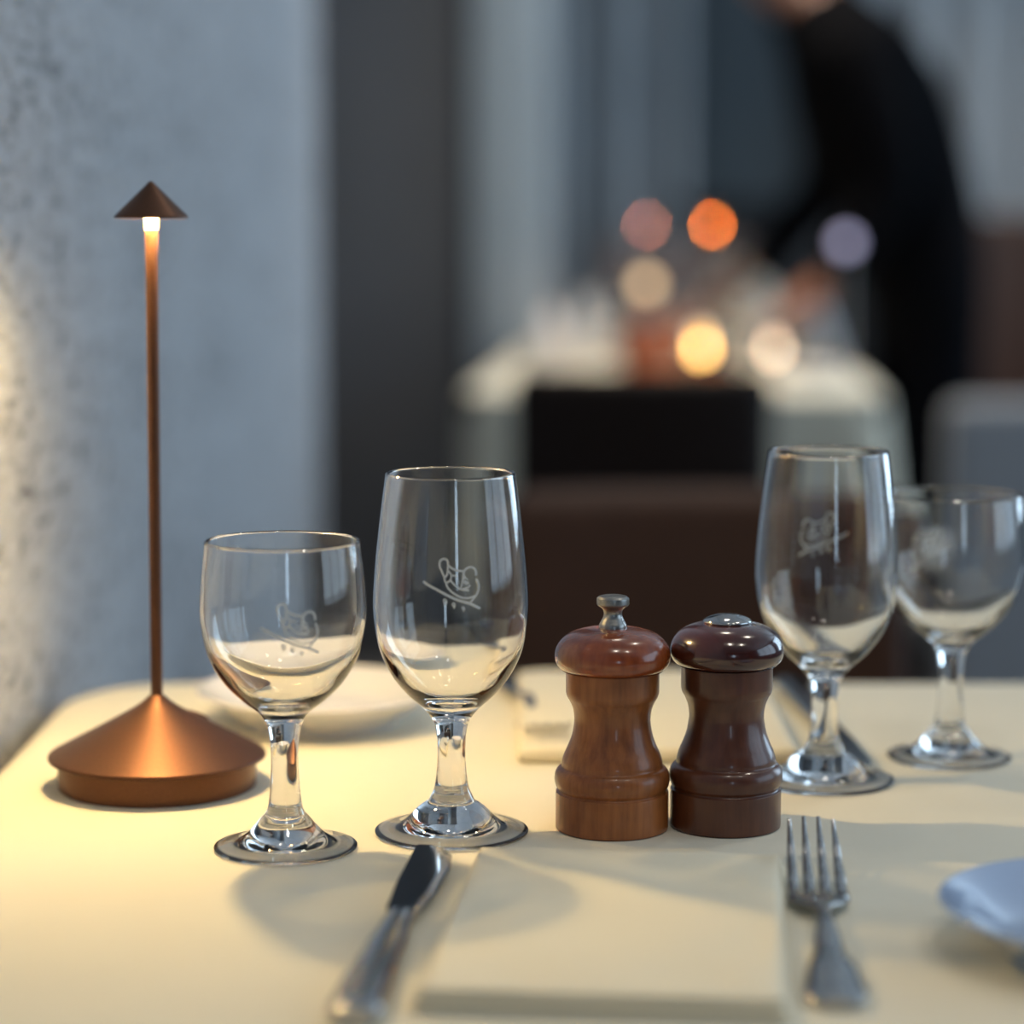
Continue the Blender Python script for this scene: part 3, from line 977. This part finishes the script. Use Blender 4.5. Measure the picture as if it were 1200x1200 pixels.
light_spot_globe('cool globe added for a lavender glint at the right edge of the rear table', 0.640, 4.66, M['cool_glow'], 0.016, 0.25)
cb = thing('copper_pot', 'red-brown copper pot on the rear table below the tan globe', 'pot', (0.262, 4.72, T), 0)
lathe_obj('pot_body', [(0, 0), (3.6, 0), (4.6, 0.5), (5.4, 2.5), (5.6, 5.0), (5.3, 7.4), (5.7, 8.0), (5.5, 8.1), (5.0, 7.3), (5.2, 5.0), (4.9, 2.5), (4.0, 0.8), (0, 0.6)], M['copper'], cb, 48, 4)
lathe_obj('rim_band', [(5.42, 7.2), (5.62, 7.3), (5.62, 7.6), (5.5, 7.7)], M['dull_steel'], cb, 48, 3)

# ------------------------------------------------------------------ the waiter
def skin_mesh(name, nodes, edges, root, m, parent, sub=2):
    me = bpy.data.meshes.new(name)
    keys = list(nodes)
    ix = {k: i for i, k in enumerate(keys)}
    me.from_pydata([nodes[k][0] for k in keys], [(ix[a], ix[b]) for a, b in edges], [])
    tmp = bpy.data.objects.new(name + '_tmp', me)
    C.objects.link(tmp)
    sk = tmp.modifiers.new('skin', 'SKIN')
    sk.use_smooth_shade = True
    for k in keys:
        v = me.skin_vertices[0].data[ix[k]]
        r = nodes[k][1]
        v.radius = r if isinstance(r, tuple) else (r, r)
        v.use_root = (k == root)
    ss_ = tmp.modifiers.new('sub', 'SUBSURF')
    ss_.levels = sub
    ss_.render_levels = sub
    dg = bpy.context.evaluated_depsgraph_get()
    out = bpy.data.meshes.new_from_object(tmp.evaluated_get(dg))
    bpy.data.objects.remove(tmp, do_unlink=True)
    out.name = name
    out.materials.clear()
    out.materials.append(m)
    out.polygons.foreach_set('use_smooth', [True] * len(out.polygons))
    o = bpy.data.objects.new(name, out)
    return link(o, parent)

PY = 4.95                      # depth of the waiter; leans toward -X over the rear table
def chain(names):
    return list(zip(names[:-1], names[1:]))
wt_root = thing('person', 'waiter in a black suit leaning over the rear table', 'person', (0.845, PY, 0), 0)
N = {
    'pelvis': ((0.0, 0, 0.95), (0.12, 0.15)), 'belly': ((-0.035, 0, 1.08), (0.11, 0.14)), 'chest': ((-0.12, 0, 1.27), (0.125, 0.165)),
    'upper': ((-0.20, 0, 1.41), (0.11, 0.15)), 'neck': ((-0.265, 0, 1.50), 0.056), 'head0': ((-0.315, 0, 1.57), 0.075), 'head1': ((-0.345, 0, 1.645), 0.098),
    'head2': ((-0.355, 0, 1.71), 0.075), 'chin': ((-0.405, 0, 1.545), 0.032), 'nose': ((-0.452, 0, 1.615), 0.014),
}
E = chain(['pelvis', 'belly', 'chest', 'upper', 'neck', 'head0', 'head1', 'head2']) + [('head0', 'chin'), ('head1', 'nose')]
for s, sd in ((-1, 'n'), (1, 'f')):
    lx = 0.035 if s < 0 else -0.04
    N.update({'hip' + sd: ((0.0, s * 0.09, 0.88), 0.095), 'knee' + sd: ((lx * 0.6, s * 0.10, 0.49), 0.062), 'calf' + sd: ((lx + 0.015, s * 0.10, 0.33), 0.058),
              'ankle' + sd: ((lx + 0.02, s * 0.10, 0.09), 0.040), 'toe' + sd: ((lx - 0.13, s * 0.105, 0.04), 0.036),
              'sh' + sd: ((-0.18, s * 0.175, 1.38), 0.068), 'el' + sd: ((-0.10 if s < 0 else -0.17, s * 0.22, 1.11 if s < 0 else 1.12), 0.045),
              'wr' + sd: ((-0.23 if s < 0 else -0.33, s * 0.18, 0.92 if s < 0 else 0.94), 0.030),
              'pa' + sd: ((-0.29 if s < 0 else -0.39, s * 0.17, 0.86 if s < 0 else 0.88), (0.022, 0.036))})
    E += chain(['pelvis', 'hip' + sd, 'knee' + sd, 'calf' + sd, 'ankle' + sd, 'toe' + sd]) + chain(['upper', 'sh' + sd, 'el' + sd, 'wr' + sd, 'pa' + sd])
    px, py, pz = N['pa' + sd][0]
    for q in range(4):
        oy = (q - 1.5) * 0.019
        L = (0.9, 1.0, 0.95, 0.78)[q]
        a, b, c = f'f{sd}{q}a', f'f{sd}{q}b', f'f{sd}{q}c'
        N[a] = ((px - 0.032, py + oy, pz - 0.008), 0.0095); N[b] = ((px - 0.032 - 0.03 * L, py + oy, pz - 0.026), 0.0085); N[c] = ((px - 0.032 - 0.046 * L, py + oy, pz - 0.050), 0.007)
        E += chain(['pa' + sd, a, b, c])
    N['th%sa' % sd] = ((px + 0.002, py - s * 0.036, pz - 0.014), 0.010); N['th%sb' % sd] = ((px - 0.026, py - s * 0.046, pz - 0.032), 0.0085)
    E += chain(['pa' + sd, 'th%sa' % sd, 'th%sb' % sd])
body = skin_mesh('body', N, E, 'pelvis', M['skin'], wt_root)

def garment(name, keep, grow, m):
    """a piece of clothing following the body, a little outside it"""
    bm = bmesh.new()
    bm.from_mesh(body.data)
    bm.normal_update()
    nrm = [v.normal.copy() for v in bm.verts]
    for v, n_ in zip(bm.verts, nrm):
        v.co += n_ * grow
    bmesh.ops.delete(bm, geom=[f for f in bm.faces if not keep(f.calc_center_median())], context='FACES')
    o = mesh_obj(name, bm, m, wt_root)
    sl = o.modifiers.new('thickness', 'SOLIDIFY')
    sl.thickness = 0.004
    return o
def is_hand(p):
    w_ = Vector((-0.23, -0.18, 0.92)) if p.y < 0 else Vector((-0.33, 0.18, 0.94))
    d_ = Vector((-0.06, 0, -0.06)).normalized()
    return p.x < -0.14 and p.z < 1.02 and (p - w_).dot(d_) > 0.0
def is_head(p):
    return abs(p.y) < 0.12 and (p.x + 0.262) * -0.6 + (p.z - 1.485) * 0.8 > 0
garment('jacket', lambda p: p.z > 0.84 and not is_head(p) and not is_hand(p), 0.016, M['suit'])
garment('trousers', lambda p: 0.075 < p.z < 0.92 and p.x > -0.2, 0.011, M['suit'])
for sd, s in (('n', -1), ('f', 1)):
    ax, ay, az_ = N['ankle' + sd][0]
    secs = []
    for k, (dx, hw, hz) in enumerate([(0.055, 0.026, 0.022), (0.045, 0.038, 0.042), (0.0, 0.042, 0.046), (-0.06, 0.045, 0.038), (-0.12, 0.048, 0.030), (-0.17, 0.040, 0.022), (-0.195, 0.022, 0.012)]):
        secs.append((Vector((ax + dx, ay, hz)), Vector((0, hw, 0)), Vector((0, 0, hz))))
    mesh_obj('shoe', loft(secs, 16, None, 2.6), M['shoe'], wt_root, True, 70)
# hair cap, eyes, ears
bm = bmesh.new()
bmesh.ops.create_uvsphere(bm, u_segments=32, v_segments=20, radius=1)
bmesh.ops.delete(bm, geom=[v for v in bm.verts if v.co.z < -0.35 or (v.co.x < -0.55 and v.co.z < 0.45)], context='VERTS')
for v in bm.verts:
    v.co = Vector((v.co.x * 0.112 - 0.335, v.co.y * 0.098, v.co.z * 0.112 + 1.67))
hr = mesh_obj('hair', bm, M['hair'], wt_root)
sol = hr.modifiers.new('thickness', 'SOLIDIFY'); sol.thickness = 0.012
for s in (-1, 1):
    bm = bmesh.new(); bmesh.ops.create_uvsphere(bm, u_segments=16, v_segments=10, radius=0.012)
    bmesh.ops.translate(bm, vec=(-0.427, s * 0.033, 1.640), verts=bm.verts)
    mesh_obj('eye', bm, M['eye'], wt_root)
    bm = bmesh.new(); bmesh.ops.create_uvsphere(bm, u_segments=16, v_segments=10, radius=1)
    for v in bm.verts:
        v.co = Vector((v.co.x * 0.017 - 0.332, v.co.y * 0.008 + s * 0.098, v.co.z * 0.030 + 1.625))
    mesh_obj('ear', bm, M['skin'], wt_root)
bm = loft([(Vector((-0.432, -0.024, 1.573)), Vector((0.002, 0, 0)), Vector((0, 0, 0.003))), (Vector((-0.440, 0.000, 1.575)), Vector((0.006, 0, 0)), Vector((0, 0, 0.008))),
           (Vector((-0.432, 0.024, 1.573)), Vector((0.002, 0, 0)), Vector((0, 0, 0.003)))], 10)
mesh_obj('mouth', bm, M['mill_cap'], wt_root)
